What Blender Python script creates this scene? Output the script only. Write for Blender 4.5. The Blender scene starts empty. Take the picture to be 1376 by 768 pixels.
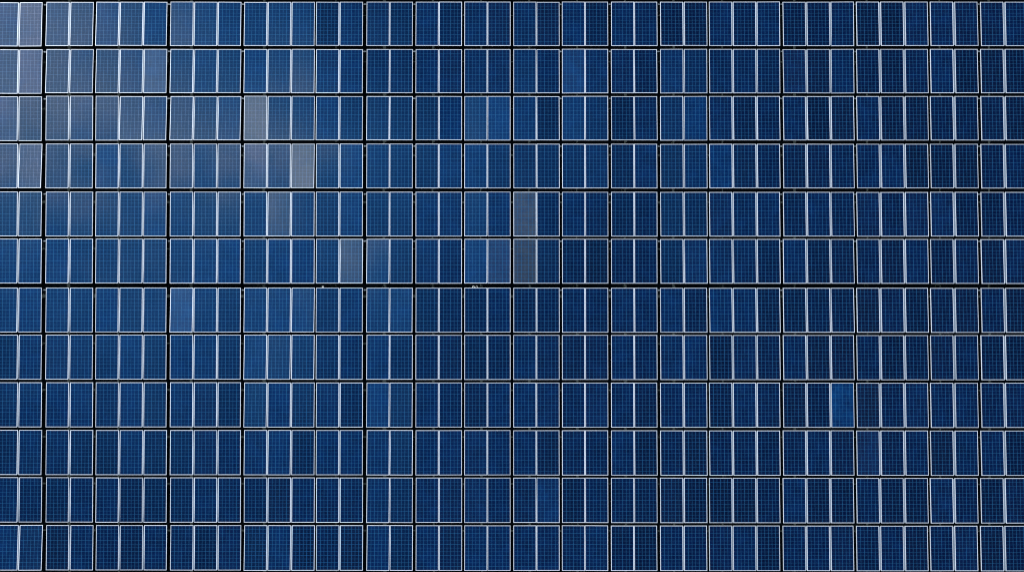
import bpy, bmesh, math, random
from mathutils import Vector, noise as mnoise

random.seed(11)
SC = bpy.context.scene
COL = SC.collection
R = math.radians

# ------------------------------------------------------------------ camera geometry
PW, PH = 1376.0, 768.0
TAN = math.tan(R(25))                 # half of a 50 degree horizontal view
SCALE = 0.03205                       # metres per photo pixel on the panel plane
ZP = 0.80                             # mean height of the panels
HREL = (PW / 2) * SCALE / TAN         # camera above the panel plane
ZC = ZP + HREL
TILT = R(3.3)                         # the whole field leans a little to the north

def wx(px, z=ZP): return (px - PW / 2) / (PW / 2) * TAN * (ZC - z)
def wy(py, z=ZP): return -(py - PH / 2) / (PW / 2) * TAN * (ZC - z)

# columns of tables: photo edges along the middle of the picture, number of panels
COLS = [(-40.3, 56.3, 3), (60.8, 125.1, 2), (127.8, 224.1, 3), (227.8, 323.8, 3), (327.1, 422.9, 3),  # leftmost column's outer panel is added unseen, to shade the ground
        (424.1, 487.9, 2), (491.9, 554.9, 2), (558.0, 621.2, 2), (623.8, 686.1, 2), (689.6, 752.3, 2),
        (754.8, 817.8, 2), (820.9, 883.9, 2), (887.0, 950.9, 2), (952.9, 1049.0, 3), (1052.1, 1148.4, 3),
        (1151.0, 1248.2, 3), (1250.3, 1315.2, 2), (1318.2, 1383.0, 2)]
ROWS = [(2.1, 62.4), (65.3, 125.9), (128.5, 189.0), (192.9, 253.0), (256.9, 317.9), (320.1, 381.0),
        (386.0, 446.3), (448.9, 510.0), (512.6, 574.1), (576.9, 637.9), (640.0, 702.1), (704.0, 766.2)]
W, L = 0.988, 1.926                     # one panel
FW = 0.029                            # frame width seen from above

# how much pale sky each panel catches (0 deep blue .. 9 cloud white), panel by panel
SKYMAP = [
 "6 8 6 5.5 3 4 3.2 5 4 3 3 3.5 3.2 2 2.2 2 2 1.6 1.5 1.6 1.2 1.6 1.1 1.3 1 1.3 1 .7 .7 .8 .7 .9 .5 .6 1.2 .5 .6 .7 .5 .4 .4 .5",
 "5.5 7 5 3 3.5 3 5.5 4.5 3.5 2.8 3 4 4.2 2.2 2 2 2 1.5 1.2 1.7 1.4 2 1.2 2.8 1.6 1 .8 2 1.9 1.1 1 1 .5 .6 1.4 .4 .4 .6 .5 .4 .5 .6",
 "4 3.8 3 3 3.8 3.3 3 5 4 5 8 4 4.5 2.6 2.4 2 2 1.6 1.5 3 3 2.2 1.2 2.3 2.1 1.2 1 2.1 1.8 .9 .8 .8 .5 .5 .7 .4 .4 .5 .4 .4 .9 .5",
 "4 7 4 3.3 3 3.2 3.2 3.5 3 5 6.5 5 8 2.4 2.5 2.3 2.3 2 1.4 2.7 2.2 2.1 1.5 2 2 1.2 .8 2 1.9 2.2 1 .8 .7 .6 .8 .4 .3 .4 .5 .5 .8 .5",
 "4 4.6 3.2 3 2.9 3 3.2 3 2.3 3.3 3.3 5 2.8 2.8 3 2.8 2.5 1.8 1.6 2.9 1.9 2.2 1.4 1 .7 .9 .6 2 1.8 1.1 1 .9 .8 .7 .9 .3 .3 .5 .4 .4 .5 .5",
 "2.8 2.8 2.6 2.3 3.2 3.4 3 2.4 2 1.8 2.4 2.2 1.6 3 4.8 4.3 2.5 1.8 1.4 2.8 3.1 2 1.4 .7 .5 .8 .7 1.6 1.5 1.4 1.5 .9 .8 .7 .8 .5 .5 .6 .4 .5 .5 .4",
 "2.4 2.5 2 2 2.4 2.2 2.2 4 2 2 3 3 3.5 2.2 2.2 2.8 2.9 1.8 1.6 1.3 1.1 1.3 1 .8 .8 .9 .7 1.1 .9 1.6 .9 .9 .8 .7 .9 .4 .4 .6 .5 .6 .5 .3",
 "2 2.1 1.8 1.8 2 1.8 1.8 1.7 1.5 1.6 3 3.2 2.7 2 1.8 1.9 1.7 1.3 1.2 1.2 .9 1.2 1 .7 .5 .8 .6 1.2 .9 .7 .7 .7 .7 .6 .9 .6 .3 .5 .4 .6 .4 .3",
 "1.8 1.9 1.6 1.6 1.5 1.7 1.6 1.5 1.4 1.3 2.7 2 2.1 1.8 1.6 2.3 2 1.3 1.2 1.1 .9 1 .7 .7 .8 .7 .7 .5 .5 .7 .6 .8 .4 .3 1.4 .7 .3 .3 .3 .4 .4 .4",
 "1.5 1.7 1.4 1.5 1.5 1.5 1.5 1.3 1.2 1.3 1.8 2 1.5 1.5 1.5 1.8 1.9 1.2 1.1 1.1 .9 .8 .8 .7 .8 .7 .7 .7 .8 .6 .6 .8 .4 .5 .9 .8 .3 .4 .5 1.1 .6 .5",
 "1.3 1.2 1.1 1.2 1.1 1.2 1.3 1.1 1.1 1.1 1.3 1.2 1.3 1.3 1.2 1.7 1.7 1 1 1.1 .9 .8 1.6 .7 .9 .7 .7 .9 .8 .6 .6 .6 .5 .5 .9 .4 .3 .5 .3 .6 .3 .3",
 "1.5 1.8 1 1.1 .9 .9 1.1 1.2 1.1 1.2 1.5 1.6 1.2 1.2 1.2 1.5 1.4 1 1 1.1 .8 .8 .6 .9 .9 .6 .5 .9 1.1 .7 .8 .7 .4 .4 1 .5 .4 .4 .6 .5 .3 .5"]
SKYMAP = [[float(v) for v in r.split()] for r in SKYMAP]
# panels of another make or state, some greyed with painted cloud haze: (row, panel) -> (blue gain, dust with haze)
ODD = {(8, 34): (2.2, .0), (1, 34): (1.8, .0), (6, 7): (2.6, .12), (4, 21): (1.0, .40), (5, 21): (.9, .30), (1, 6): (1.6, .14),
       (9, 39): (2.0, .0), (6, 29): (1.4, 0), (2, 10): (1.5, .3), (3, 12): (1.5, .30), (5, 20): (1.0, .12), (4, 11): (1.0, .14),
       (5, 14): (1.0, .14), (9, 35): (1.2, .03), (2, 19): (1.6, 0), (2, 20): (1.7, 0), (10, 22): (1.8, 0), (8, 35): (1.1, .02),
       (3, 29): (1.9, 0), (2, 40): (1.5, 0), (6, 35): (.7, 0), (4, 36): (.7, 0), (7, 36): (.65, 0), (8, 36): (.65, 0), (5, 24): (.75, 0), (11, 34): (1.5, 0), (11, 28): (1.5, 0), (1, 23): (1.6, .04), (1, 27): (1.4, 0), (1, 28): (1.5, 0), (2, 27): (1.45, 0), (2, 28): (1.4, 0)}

# ------------------------------------------------------------------ the sky's brightness, in slopes (x/z, y/z) from the zenith
S0 = 2 * math.tan(TILT)
BLOBS = [  # centre x, y, width x, y, strength
    (-0.60, 0.46, 0.30, 0.25, 7.5),
    (-0.44, 0.24, 0.26, 0.16, 2.4),
    (-0.21, 0.25, 0.11, 0.085, 3.4),
    (-0.30, 0.08, 0.34, 0.26, 1.9),
    (0.02, 0.24, 0.22, 0.12, 1.2)]
def sky_level(sx, sy):
    return 0.35 + sum(a * math.exp(-(((sx - x) / u) ** 2 + ((sy - y) / v) ** 2)) for x, y, u, v, a in BLOBS)

def lean_for(px, py, want, limit=0.06):
    """the small extra lean (x and y) with which a panel there mirrors that much pale sky"""
    sx, sy = wx(px) / HREL, wy(py) / HREL + S0
    best = None
    for i in range(-10, 11):
        for j in range(-10, 11):
            dx, dy = limit * i / 10, limit * j / 10
            if dx * dx + dy * dy > limit * limit: continue
            e = abs(sky_level(sx + dx, sy + dy) - want) + 2.5 * math.hypot(dx, dy)
            if best is None or e < best[0]: best = (e, dx, dy)
    return best[1] / 2, best[2] / 2

# ------------------------------------------------------------------ materials
def new_mat(name):
    m = bpy.data.materials.new(name); m.use_nodes = True
    nt = m.node_tree; nt.nodes.clear()
    out = nt.nodes.new('ShaderNodeOutputMaterial')
    b = nt.nodes.new('ShaderNodeBsdfPrincipled')
    nt.links.new(b.outputs[0], out.inputs[0])
    return m, nt, b

class NT:
    """short hand for wiring nodes"""
    def __init__(s, nt): s.nt = nt
    def put(s, sock, v):
        if isinstance(v, bpy.types.NodeSocket): s.nt.links.new(v, sock)
        elif v is not None: sock.default_value = v
    def math(s, op, a, b=None, c=None, clamp=False):
        n = s.nt.nodes.new('ShaderNodeMath'); n.operation = op; n.use_clamp = clamp
        for i, v in enumerate((a, b, c)):
            if v is not None: s.put(n.inputs[i], v)
        return n.outputs[0]
    def vec(s, op, a, b=None):
        n = s.nt.nodes.new('ShaderNodeVectorMath'); n.operation = op
        s.put(n.inputs[0], a)
        if b is not None: s.put(n.inputs[1], b)
        return n.outputs['Value'] if op in ('LENGTH', 'DOT_PRODUCT') else n.outputs[0]
    def mix(s, f, a, b, blend='MIX'):
        n = s.nt.nodes.new('ShaderNodeMix'); n.data_type = 'RGBA'; n.blend_type = blend
        s.put(n.inputs[0], f); s.put(n.inputs[6], a); s.put(n.inputs[7], b)
        return n.outputs[2]
    def sep(s, v):
        n = s.nt.nodes.new('ShaderNodeSeparateXYZ'); s.put(n.inputs[0], v); return n.outputs
    def comb(s, x, y, z=0.0):
        n = s.nt.nodes.new('ShaderNodeCombineXYZ')
        for i, v in enumerate((x, y, z)): s.put(n.inputs[i], v)
        return n.outputs[0]
    def noise(s, v, scale, detail=2.0, rough=.5, dim='3D'):
        n = s.nt.nodes.new('ShaderNodeTexNoise'); n.noise_dimensions = dim
        s.put(n.inputs['Vector'], v); s.put(n.inputs['Scale'], scale)
        n.inputs['Detail'].default_value = detail; n.inputs['Roughness'].default_value = rough
        return n.outputs[0]
    def ramp(s, f, stops):
        n = s.nt.nodes.new('ShaderNodeValToRGB'); s.put(n.inputs[0], f)
        e = n.color_ramp.elements
        while len(e) < len(stops): e.new(.5)
        for k, (p, c) in zip(e, stops): k.position = p; k.color = (*c, 1)
        return n.outputs[0]

def cells_material():
    m, nt, b = new_mat('silicon_cells_under_glass'); q = NT(nt)
    uv = nt.nodes.new('ShaderNodeUVMap').outputs[0]        # in metres
    oi = nt.nodes.new('ShaderNodeObjectInfo')
    u = q.sep(uv); x, y = u[0], u[1]
    px, py = (W - 2 * FW) / 6, (L - 2 * FW) / 12
    vline = q.math('LESS_THAN', q.math('PINGPONG', x, px / 2), 0.0041)
    hline = q.math('LESS_THAN', q.math('PINGPONG', y, py / 2), 0.0031)
    bus = q.math('LESS_THAN', q.math('PINGPONG', q.math('ADD', x, px * .75), px / 4), 0.0009)
    gap = q.math('MAXIMUM', vline, hline)
    # each cell its own shade, each panel its own batch
    cell = q.comb(q.math('FLOOR', q.math('DIVIDE', x, px)), q.math('FLOOR', q.math('DIVIDE', y, py)), q.math('MULTIPLY', oi.outputs['Random'], 37.0))
    wn = nt.nodes.new('ShaderNodeTexWhiteNoise'); q.put(wn.inputs[0], cell)
    rnd = oi.outputs['Random']
    off = q.vec('ADD', uv, q.comb(q.math('MULTIPLY', rnd, 91.0), q.math('MULTIPLY', rnd, 53.0), 0.0))
    blotch = q.noise(off, 1.6, 2.0)
    vor = nt.nodes.new('ShaderNodeTexVoronoi'); q.put(vor.inputs['Vector'], off); vor.inputs['Scale'].default_value = 70
    grain = q.sep(vor.outputs['Color'])[0]
    oc = q.sep(oi.outputs['Color'])
    g = q.math('MULTIPLY_ADD', wn.outputs[0], .16, .92)
    g = q.math('MULTIPLY', g, q.math('MULTIPLY_ADD', blotch, 1.2, .40))
    g = q.math('MULTIPLY', g, q.math('MULTIPLY_ADD', grain, .16, .92))
    g = q.math('MULTIPLY', g, q.math('MULTIPLY_ADD', q.math('FRACT', q.math('MULTIPLY', rnd, 17.3)), .8, .62))
    base = q.ramp(q.math('MULTIPLY', g, .25), [(0, (0, .0005, .008)), (.25, (.0003, .0044, .040)), (1, (.004, .045, .22))])
    base = q.vec('MULTIPLY', base, q.comb(q.math('MULTIPLY', oc[0], .6), q.math('POWER', oc[0], 1.4), q.math('POWER', oc[0], .9)))
    dust_haze_n = q.noise(off, 2.3, 4.0, .65)
    dust_haze = q.math('MULTIPLY', oc[1], q.math('MULTIPLY_ADD', dust_haze_n, 1.5, .25), clamp=True)
    grime = q.math('MULTIPLY', q.math('POWER', q.noise(off, 9.0, 5.0, .7), 4.0), .6)      # specks and smears on the glass
    streak = q.noise(q.vec('MULTIPLY', off, (11.0, 1.1, 1.0)), 1.0, 4.0, .6)
    grime = q.math('ADD', grime, q.math('MULTIPLY', q.math('POWER', streak, 5.0), .5))
    low = q.math('POWER', q.math('SUBTRACT', 1.0, q.math('DIVIDE', y, L), clamp=True), 26.0)
    grime = q.math('ADD', grime, q.math('MULTIPLY', low, .06))
    base = q.mix(dust_haze, base, (.105, .115, .085, 1))  # dust grey, on some panels standing in for reflected cloud haze
    base = q.mix(grime, base, (.025, .07, .125, 1))
    col = q.mix(q.math('MULTIPLY', bus, .5), base, (.03, .11, .25, 1))
    col = q.mix(gap, col, (.025, .158, .36, 1))
    q.put(b.inputs['Base Color'], col)
    b.inputs['Roughness'].default_value = .09
    b.inputs['IOR'].default_value = 1.60
    spec = q.mix(q.math('MULTIPLY', bus, .6), (.04, .48, 1, 1), (.9, .95, 1, 1))
    q.put(b.inputs['Specular Tint'], q.mix(gap, spec, (.95, .97, 1, 1)))      # ribbons and backsheet lack the blue anti-reflection film
    b.inputs['Coat Weight'].default_value = 1.0
    b.inputs['Coat IOR'].default_value = 1.36
    b.inputs['Coat Roughness'].default_value = .05
    return m

def metal(name, c, metallic, rough, var=.1):
    m, nt, b = new_mat(name); q = NT(nt)
    oi = nt.nodes.new('ShaderNodeObjectInfo')
    tc = nt.nodes.new('ShaderNodeTexCoord')
    v = q.vec('ADD', tc.outputs['Object'], q.comb(q.math('MULTIPLY', oi.outputs['Random'], 60.0), 0.0, 0.0))
    n = q.noise(v, 5.0, 4.0, .65)
    f = q.math('ADD', q.math('MULTIPLY_ADD', n, .30, .85 - var / 2), q.math('MULTIPLY', oi.outputs['Random'], var))
    q.put(b.inputs['Base Color'], q.vec('MULTIPLY', c, q.comb(f, f, f)))
    b.inputs['Metallic'].default_value = metallic
    q.put(b.inputs['Roughness'], q.math('MULTIPLY_ADD', n, .25, rough - .12))
    return m

def ground_material():
    m, nt, b = new_mat('dark_soil'); q = NT(nt)
    tc = nt.nodes.new('ShaderNodeTexCoord'); p = tc.outputs['Object']
    n1 = q.noise(p, .9, 5.0, .6); n2 = q.noise(p, 14.0, 4.0, .7)
    c = q.mix(n1, (.012, .020, .026, 1), (.035, .048, .046, 1))
    c = q.mix(q.math('MULTIPLY', n2, n2), c, (.075, .09, .085, 1))
    q.put(b.inputs['Base Color'], c); b.inputs['Roughness'].default_value = .95
    b.inputs['Specular IOR Level'].default_value = .1
    bm_ = nt.nodes.new('ShaderNodeBump'); bm_.inputs['Strength'].default_value = .6; bm_.inputs['Distance'].default_value = .04
    q.put(bm_.inputs['Height'], n2); q.put(b.inputs['Normal'], bm_.outputs[0])
    return m

M_CELL = cells_material()
M_FRAME = metal('anodised_frame', (.63, .70, .78), .15, .42, .34)
M_STRIP = metal('joint_aluminium', (.22, .29, .37), .15, .5, .3)
M_RAIL = metal('galvanised_steel', (.12, .14, .16), .4, .6)
M_CLIP = metal('pale_coupler', (.16, .20, .23), .1, .5, .5)
M_PIPE = metal('white_plastic', (.42, .45, .42), .0, .5)
M_SOIL = ground_material()

# ------------------------------------------------------------------ mesh helpers
def box(bm, x0, x1, y0, y1, z0, z1):
    v = [bm.verts.new(p) for p in ((x0, y0, z0), (x1, y0, z0), (x1, y1, z0), (x0, y1, z0), (x0, y0, z1), (x1, y0, z1), (x1, y1, z1), (x0, y1, z1))]
    for f in ((3, 2, 1, 0), (4, 5, 6, 7), (0, 1, 5, 4), (1, 2, 6, 5), (2, 3, 7, 6), (3, 0, 4, 7)):
        bm.faces.new([v[i] for i in f])

def mesh(name, bm, mat):
    me = bpy.data.meshes.new(name); bm.normal_update(); bm.to_mesh(me); bm.free(); me.materials.append(mat); return me

def link(name, data, parent=None):
    o = bpy.data.objects.new(name, data); COL.objects.link(o)
    if parent is not None: o.parent = parent
    return o

def panel_mesh():
    """glass laminate with the cells; its upper face carries a map in metres"""
    bm = bmesh.new(); uvl = bm.loops.layers.uv.new('UVMap')
    a, c = W / 2 - .004, L / 2 - .004
    box(bm, -a, a, -c, c, -.012, -.003)
    for f in bm.faces:
        for lp in f.loops:
            lp[uvl].uv = (lp.vert.co.x + W / 2 - FW, lp.vert.co.y + L / 2 - FW)
    return mesh('solar_panel', bm, M_CELL)

def frame_mesh():
    """four mitred aluminium bars with a small chamfer on the upper edges"""
    bm = bmesh.new()
    def ring(ins, z):
        a, c = W / 2 - ins, L / 2 - ins
        return [bm.verts.new(p) for p in ((-a, -c, z), (a, -c, z), (a, c, z), (-a, c, z))]
    rings = [ring(0, -.034), ring(0, -.003), ring(.003, 0), ring(FW - .002, 0), ring(FW, -.002), ring(FW, -.0135), ring(.003, -.0135), ring(.003, -.034)]
    for i in range(len(rings)):
        r0, r1 = rings[i], rings[(i + 1) % len(rings)]
        for k in range(4):
            bm.faces.new((r0[k], r0[(k + 1) % 4], r1[(k + 1) % 4], r1[k]))
    bmesh.ops.recalc_face_normals(bm, faces=bm.faces[:])
    return mesh('frame', bm, M_FRAME)

def strip_mesh():
    bm = bmesh.new()
    box(bm, -.5, .5, -L / 2 + .035, L / 2 - .035, -.030, -.006)
    return mesh('joint_strip', bm, M_STRIP)

def rail_mesh(length):
    bm = bmesh.new()
    box(bm, -length / 2, length / 2, -.03, .03, -.06, 0)
    box(bm, -length / 2, length / 2, -.045, .045, -.066, -.060)
    return mesh('rail', bm, M_RAIL)

def post_mesh(h):
    bm = bmesh.new()
    box(bm, -.04, .04, -.004, .004, 0, h)
    box(bm, -.04, -.032, -.03, .03, 0, h)
    box(bm, .032, .04, -.03, .03, 0, h)
    box(bm, -.07, .07, -.06, .06, -.05, .012)
    return mesh('post', bm, M_RAIL)

def coupler_mesh(w):
    bm = bmesh.new()
    box(bm, -w / 2, w / 2, -.022, .022, -.012, .012)
    box(bm, -.012, .012, -.032, .032, -.016, .016)
    return mesh('rail_coupler', bm, M_CLIP)

ME_PANEL, ME_FRAME, ME_STRIP = panel_mesh(), frame_mesh(), strip_mesh()
RAIL_Y = .56
ME_POST = {}
ME_RAIL = {}
def rail_for(n):
    if n not in ME_RAIL: ME_RAIL[n] = rail_mesh(n * W - .06)
    return ME_RAIL[n]
def post_for(key, h):
    if key not in ME_POST: ME_POST[key] = post_mesh(h)
    return ME_POST[key]

# ------------------------------------------------------------------ words for the labels
ROWW = ['top row', 'second row from top', 'third row from top', 'fourth row from top', 'fifth row from top',
        'row above the wide gap', 'row below the wide gap', 'fifth row from bottom', 'fourth row from bottom',
        'third row from bottom', 'second row from bottom', 'bottom row']
EDGE = {-1: 'row cut by top edge', 12: 'row cut by bottom edge'}
ORD = ['', 'second', 'third', 'fourth', 'fifth', 'sixth', 'seventh', 'eighth', 'ninth']
def col_words(c):
    if c == 0: return 'leftmost'
    if c == 17: return 'rightmost'
    return ORD[c] + ' from left' if c < 9 else ORD[17 - c] + ' from right'
def shade(levels):
    a = sum(levels) / len(levels)
    if a > 5: return 'grey hazed'
    if a > 3.3: return 'hazy slate blue'
    if a > 2.0: return 'medium blue'
    if a > 1.0: return 'deep blue'
    return 'dark navy'
FACE = {(8, 14): 'navy solar table with one bright blue panel', (6, 3): 'blue solar table with one pale panel', (4, 9): 'solar table with one dull olive panel',
        (5, 9): 'solar table with one dull grey panel', (2, 4): 'table with a pale grey panel at one end', (3, 4): 'greyish solar table paler at both ends',
        (1, 14): 'navy solar table with one brighter blue panel', (1, 2): 'blue solar table with one teal panel', (9, 16): 'navy solar table with a lighter blue streak'}

# ------------------------------------------------------------------ the tables
first_panel = [-1, 2]
for _, _, n in COLS[1:-1]: first_panel.append(first_panel[-1] + n)
COUPLED = {0, 2, 3, 5, 6, 9, 10, 11, 13, 14, 16}
TILTZ = -math.tan(TILT)

for r, (yt, yb) in list(enumerate(ROWS)) + [(-1, (-61.0, -0.3)), (12, (767.5, 829.8))]:
    for c, (xl, xr, n) in enumerate(COLS):
        ym = (yt + yb) / 2
        xm = (xl + xr) / 2
        ym += 1.0 * (xm - 93) / 1150 * (r / 11)                   # the rows run very slightly downhill
        ym += (.7 if c == 0 and r < 3 else 0) + random.uniform(-.12, .12)
        xm -= (xm - 688) / 688 * .9 * ((ym - 384) / 384) ** 2 + random.uniform(-.12, .12)
        cx, cy = wx(xm), wy(ym)
        width = (xr - xl - .95) * SCALE
        joint = max((width - n * W) / (n - 1), .012)
        t = link('solar_table', None); t.location = (cx, cy, 0); t.empty_display_size = .3
        lv = [SKYMAP[min(max(r, 0), 11)][max(first_panel[c] + k, 0)] for k in range(n)]
        kind = {2: 'two', 3: 'three'}[n]
        head = FACE.get((r, c), shade(lv) + ' solar table' + (' of ' + kind + ' panels' if c else ''))
        t['label'] = head + ', ' + (ROWW[r] if 0 <= r < 12 else EDGE[r]) + ', ' + col_words(c)
        t['category'] = 'solar table'; t['group'] = 'solar tables set out in rows'
        for k in range(n):
            off = (k - (n - 1) / 2) * (W + joint)
            pc = first_panel[c] + k
            p = link('solar_panel', ME_PANEL, t)
            p.location = (off, 0, ZP)
            lx, ly = lean_for(xm + off / SCALE, ym, lv[k])
            lx += random.gauss(0, .0035); ly += random.gauss(0, .0035)
            p.rotation_euler = (-TILT - ly, lx, random.gauss(0, .0006))
            gain, dust_haze = ODD.get((r, pc), (1.0, 0.0))
            p.color = (gain, dust_haze + max(0, random.gauss(.0, .006)), 0, 1)
            f = link('frame', ME_FRAME, p)
            if k:
                s = link('joint_strip', ME_STRIP, t)
                s.location = (off - (W + joint) / 2, 0, ZP); s.rotation_euler = (-TILT, 0, 0); s.scale = (max(joint - .004, .006), 1, 1)
        for sy in (-1, 1):
            y = sy * RAIL_Y
            z = ZP + y * TILTZ - .066
            o = link('rail', rail_for(n), t); o.location = (0, y, z); o.rotation_euler = (-TILT, 0, 0)
            q = link('post', post_for(sy, z - .066), t); q.location = (0, y, 0)
        if c in COUPLED and 0 <= r < 7 and random.random() < .93:
            nxt = COLS[c + 1][0]; w = (nxt - xr) * SCALE + .03
            o = link('rail_coupler', coupler_mesh(w), t)
            o.location = (width / 2 + (nxt - xr) * SCALE / 2, L / 2 - .10, ZP - .052 + (L / 2 - .1) * TILTZ); o.rotation_euler = (-TILT, 0, random.uniform(-.1, .1))

# ------------------------------------------------------------------ ground
bm = bmesh.new()
NX = 40
for i in range(NX + 1):
    for j in range(NX + 1):
        x, y = (i / NX - .5) * 400, (j / NX - .5) * 400
        bm.verts.new((x, y, 0))
bm.verts.ensure_lookup_table()
for i in range(NX):
    for j in range(NX):
        a = i * (NX + 1) + j
        bm.faces.new((bm.verts[a], bm.verts[a + NX + 1], bm.verts[a + NX + 2], bm.verts[a + 1]))
g = link('ground', mesh('ground', bm, M_SOIL)); g['kind'] = 'structure'

# sparse weeds in the lanes between the tables
m, nt, b = new_mat('weed_leaf'); q = NT(nt)
tc = nt.nodes.new('ShaderNodeTexCoord')
q.put(b.inputs['Base Color'], q.mix(q.noise(tc.outputs['Object'], 3.0, 3.0), (.020, .040, .024, 1), (.055, .075, .045, 1)))
b.inputs['Roughness'].default_value = .8
bm = bmesh.new()
def tuft(x, y, h, k):
    for _ in range(k):
        a = random.uniform(0, 2 * math.pi); l = h * random.uniform(.5, 1.1); w = random.uniform(.006, .014)
        dx, dy = math.cos(a), math.sin(a); sp = random.uniform(.15, .6) * l
        bx, by = x + random.gauss(0, .03), y + random.gauss(0, .03)
        p = [(bx - dy * w, by + dx * w, 0), (bx + dy * w, by - dx * w, 0), (bx + dx * sp * .5 + dy * w * .7, by + dy * sp * .5 - dx * w * .7, l * .7),
             (bx + dx * sp, by + dy * sp, l)]
        v = [bm.verts.new(t_) for t_ in p]
        bm.faces.new((v[0], v[1], v[2])); bm.faces.new((v[0], v[2], v[3]))
lane = wy(383.5)
for _ in range(330):
    tuft(random.uniform(-23, 23), lane + random.gauss(0, .09), random.uniform(.08, .5), random.randint(5, 12))
for k in range(len(ROWS) - 1):
    yy = wy((ROWS[k][1] + ROWS[k + 1][0]) / 2)
    for _ in range(50):
        tuft(random.uniform(-23, 23), yy + random.gauss(0, .08), random.uniform(.06, .38), random.randint(4, 9))
w_ = link('grass', mesh('grass', bm, m)); w_['kind'] = 'stuff'; w_['label'] = 'sparse dark weeds in the lanes between the solar tables'

# ------------------------------------------------------------------ pale pipe loops in the wide lane
def tube(bm, pts, rad, seg=10):
    rings = []
    for i, p in enumerate(pts):
        a, c = pts[max(i - 1, 0)], pts[min(i + 1, len(pts) - 1)]
        d = (c - a).normalized()
        u = d.cross(Vector((0, 0, 1)))
        u = u.normalized() if u.length > 1e-4 else Vector((1, 0, 0))
        v = u.cross(d).normalized()
        rings.append([bm.verts.new(p + (u * math.cos(k * 2 * math.pi / seg) + v * math.sin(k * 2 * math.pi / seg)) * rad) for k in range(seg)])
    for r0, r1 in zip(rings, rings[1:]):
        for k in range(seg):
            bm.faces.new((r0[k], r0[(k + 1) % seg], r1[(k + 1) % seg], r1[k]))
    bm.faces.new(rings[0][::-1]); bm.faces.new(rings[-1])
    for f in bm.faces: f.smooth = True

def loop(name, px, py, half, reach, rad, label, cat):
    """an upturned bend that comes up from the ground under the lower tables and pokes into the lane"""
    x0, y0, z = wx(px), wy(py), .70
    bm = bmesh.new(); pts = []
    yb = y0 - .20
    pts.append(Vector((-half, -.20, -z))); pts.append(Vector((-half, -.20, -.12)))
    pts.append(Vector((-half, -.12, -.01)))
    for k in range(13):
        a = math.pi - math.pi * k / 12
        pts.append(Vector((half * math.cos(a), reach * math.sin(a), 0)))
    pts.append(Vector((half, -.12, -.01))); pts.append(Vector((half, -.20, -.12))); pts.append(Vector((half, -.20, -z)))
    tube(bm, pts, rad)
    o = link(name, mesh(name, bm, M_PIPE)); o.location = (x0, y0, z)
    o['label'] = label; o['category'] = cat
    return o
loop('conduit_loop', 636.2, 385.8, .040, .05, .024, 'thick white pipe loop poking into the wide dark lane between the rows', 'pipe')
loop('cable_loop', 640.6, 385.9, .040, .06, .011, 'thin pale cable loop beside the thick white pipe loop in the lane', 'cable')

bm = bmesh.new()
tube(bm, [Vector((0, 0, 0)), Vector((0, 0, .60)), Vector((0, .004, .66))], .032, 14)
box(bm, -.04, .04, -.04, .04, .655, .685)
o = link('marker_peg', mesh('marker_peg', bm, M_PIPE)); o.location = (wx(433.8, .68), wy(385.3, .68), 0)
o['label'] = 'single small white peg in the wide dark lane'; o['category'] = 'peg'

# ------------------------------------------------------------------ sky, sun, camera
SUN_EL, SUN_AZ = R(42), R(148)         # azimuth measured from +x, counter-clockwise: upper left of the picture
world = bpy.data.worlds.new("World"); SC.world = world; world.use_nodes = True
nt = world.node_tree; nt.nodes.clear(); q = NT(nt)
out = nt.nodes.new('ShaderNodeOutputWorld'); bg = nt.nodes.new('ShaderNodeBackground')
nt.links.new(bg.outputs[0], out.inputs[0])
sky = nt.nodes.new('ShaderNodeTexSky'); sky.sky_type = 'NISHITA'; sky.sun_disc = False
sky.sun_elevation = SUN_EL; sky.sun_rotation = math.pi / 2 - SUN_AZ
sky.air_density = 1.0; sky.dust_density = .1; sky.ozone_density = 6.0; sky.altitude = 3000
STR = .05
d = nt.nodes.new('ShaderNodeTexCoord').outputs['Generated']
ds = q.sep(d)
z = q.math('MAXIMUM', ds[2], .06)
s = q.comb(q.math('DIVIDE', ds[0], z), q.math('DIVIDE', ds[1], z), 0.0)
n1 = q.noise(s, 7.0, 4.0, .6)
n2 = q.noise(s, 26.0, 3.0, .6)
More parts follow.
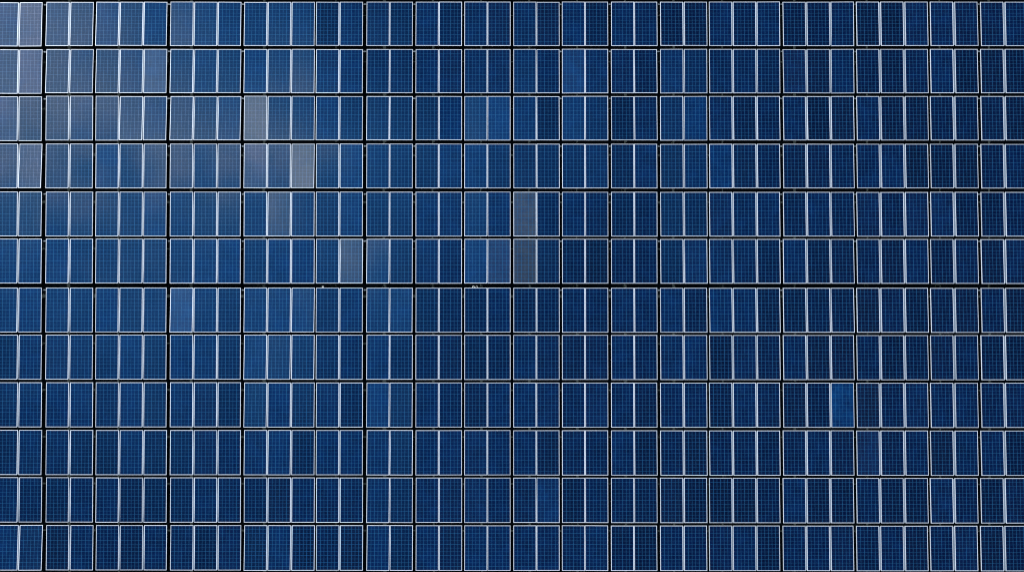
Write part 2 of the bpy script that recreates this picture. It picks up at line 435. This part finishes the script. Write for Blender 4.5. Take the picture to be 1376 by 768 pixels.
warp = q.vec('MULTIPLY', q.vec('SUBTRACT', q.comb(n1, n2, 0.0), (.5, .5, 0)), (.16, .10, 0))
sw = q.vec('ADD', s, warp)
lev = None
for x, y, u, v, a in BLOBS:
    e = q.vec('LENGTH', q.vec('DIVIDE', q.vec('SUBTRACT', sw, (x, y, 0)), (u, v, 1)))
    e = q.math('MULTIPLY', q.math('POWER', math.e, q.math('MULTIPLY', q.math('MULTIPLY', e, e), -1.0)), a)
    lev = e if lev is None else q.math('ADD', lev, e)
lev = q.math('ADD', lev, .35)
lev = q.math('MULTIPLY', lev, q.math('ADD', q.math('MULTIPLY_ADD', n1, .8, .18), q.math('MULTIPLY', n2, .84)))
K = 1 / STR / 1.0
add = q.ramp(q.math('DIVIDE', lev, 10.0), [(0, (0, 0, 0)), (.05, (.0, .0, .0)), (.15, (.003, .034, .080)), (.30, (.045, .155, .295)), (.42, (.13, .245, .365)), (.62, (.53, .49, .48)), (.85, (1.1, .80, .73)), (1, (1.25, .92, .84))])
add = q.vec('MULTIPLY', add, (4.0 * K, 4.0 * K, 4.0 * K))
tot = q.vec('ADD', sky.outputs[0], add)
q.put(bg.inputs[0], tot); bg.inputs[1].default_value = STR

sun = bpy.data.lights.new('sun', 'SUN'); sun.energy = 4.2; sun.angle = R(.5); sun.color = (1, .97, .92)
so = link('sun', sun)
dirv = Vector((math.cos(SUN_EL) * math.cos(SUN_AZ), math.cos(SUN_EL) * math.sin(SUN_AZ), math.sin(SUN_EL)))
so.rotation_euler = dirv.to_track_quat('Z', 'Y').to_euler(); so.location = dirv * 60

cam = bpy.data.cameras.new('camera'); cam.sensor_width = 36; cam.lens = 18 / TAN; cam.clip_end = 1000
co = link('camera', cam); co.location = (0, 0, ZC); co.rotation_euler = (0, 0, 0)
SC.camera = co
SC.cycles.pixel_filter_type = 'BLACKMAN_HARRIS'; SC.cycles.filter_width = 1.0

SC.view_settings.view_transform = 'Standard'; SC.view_settings.look = 'None'
SC.view_settings.exposure = 0; SC.view_settings.gamma = 1
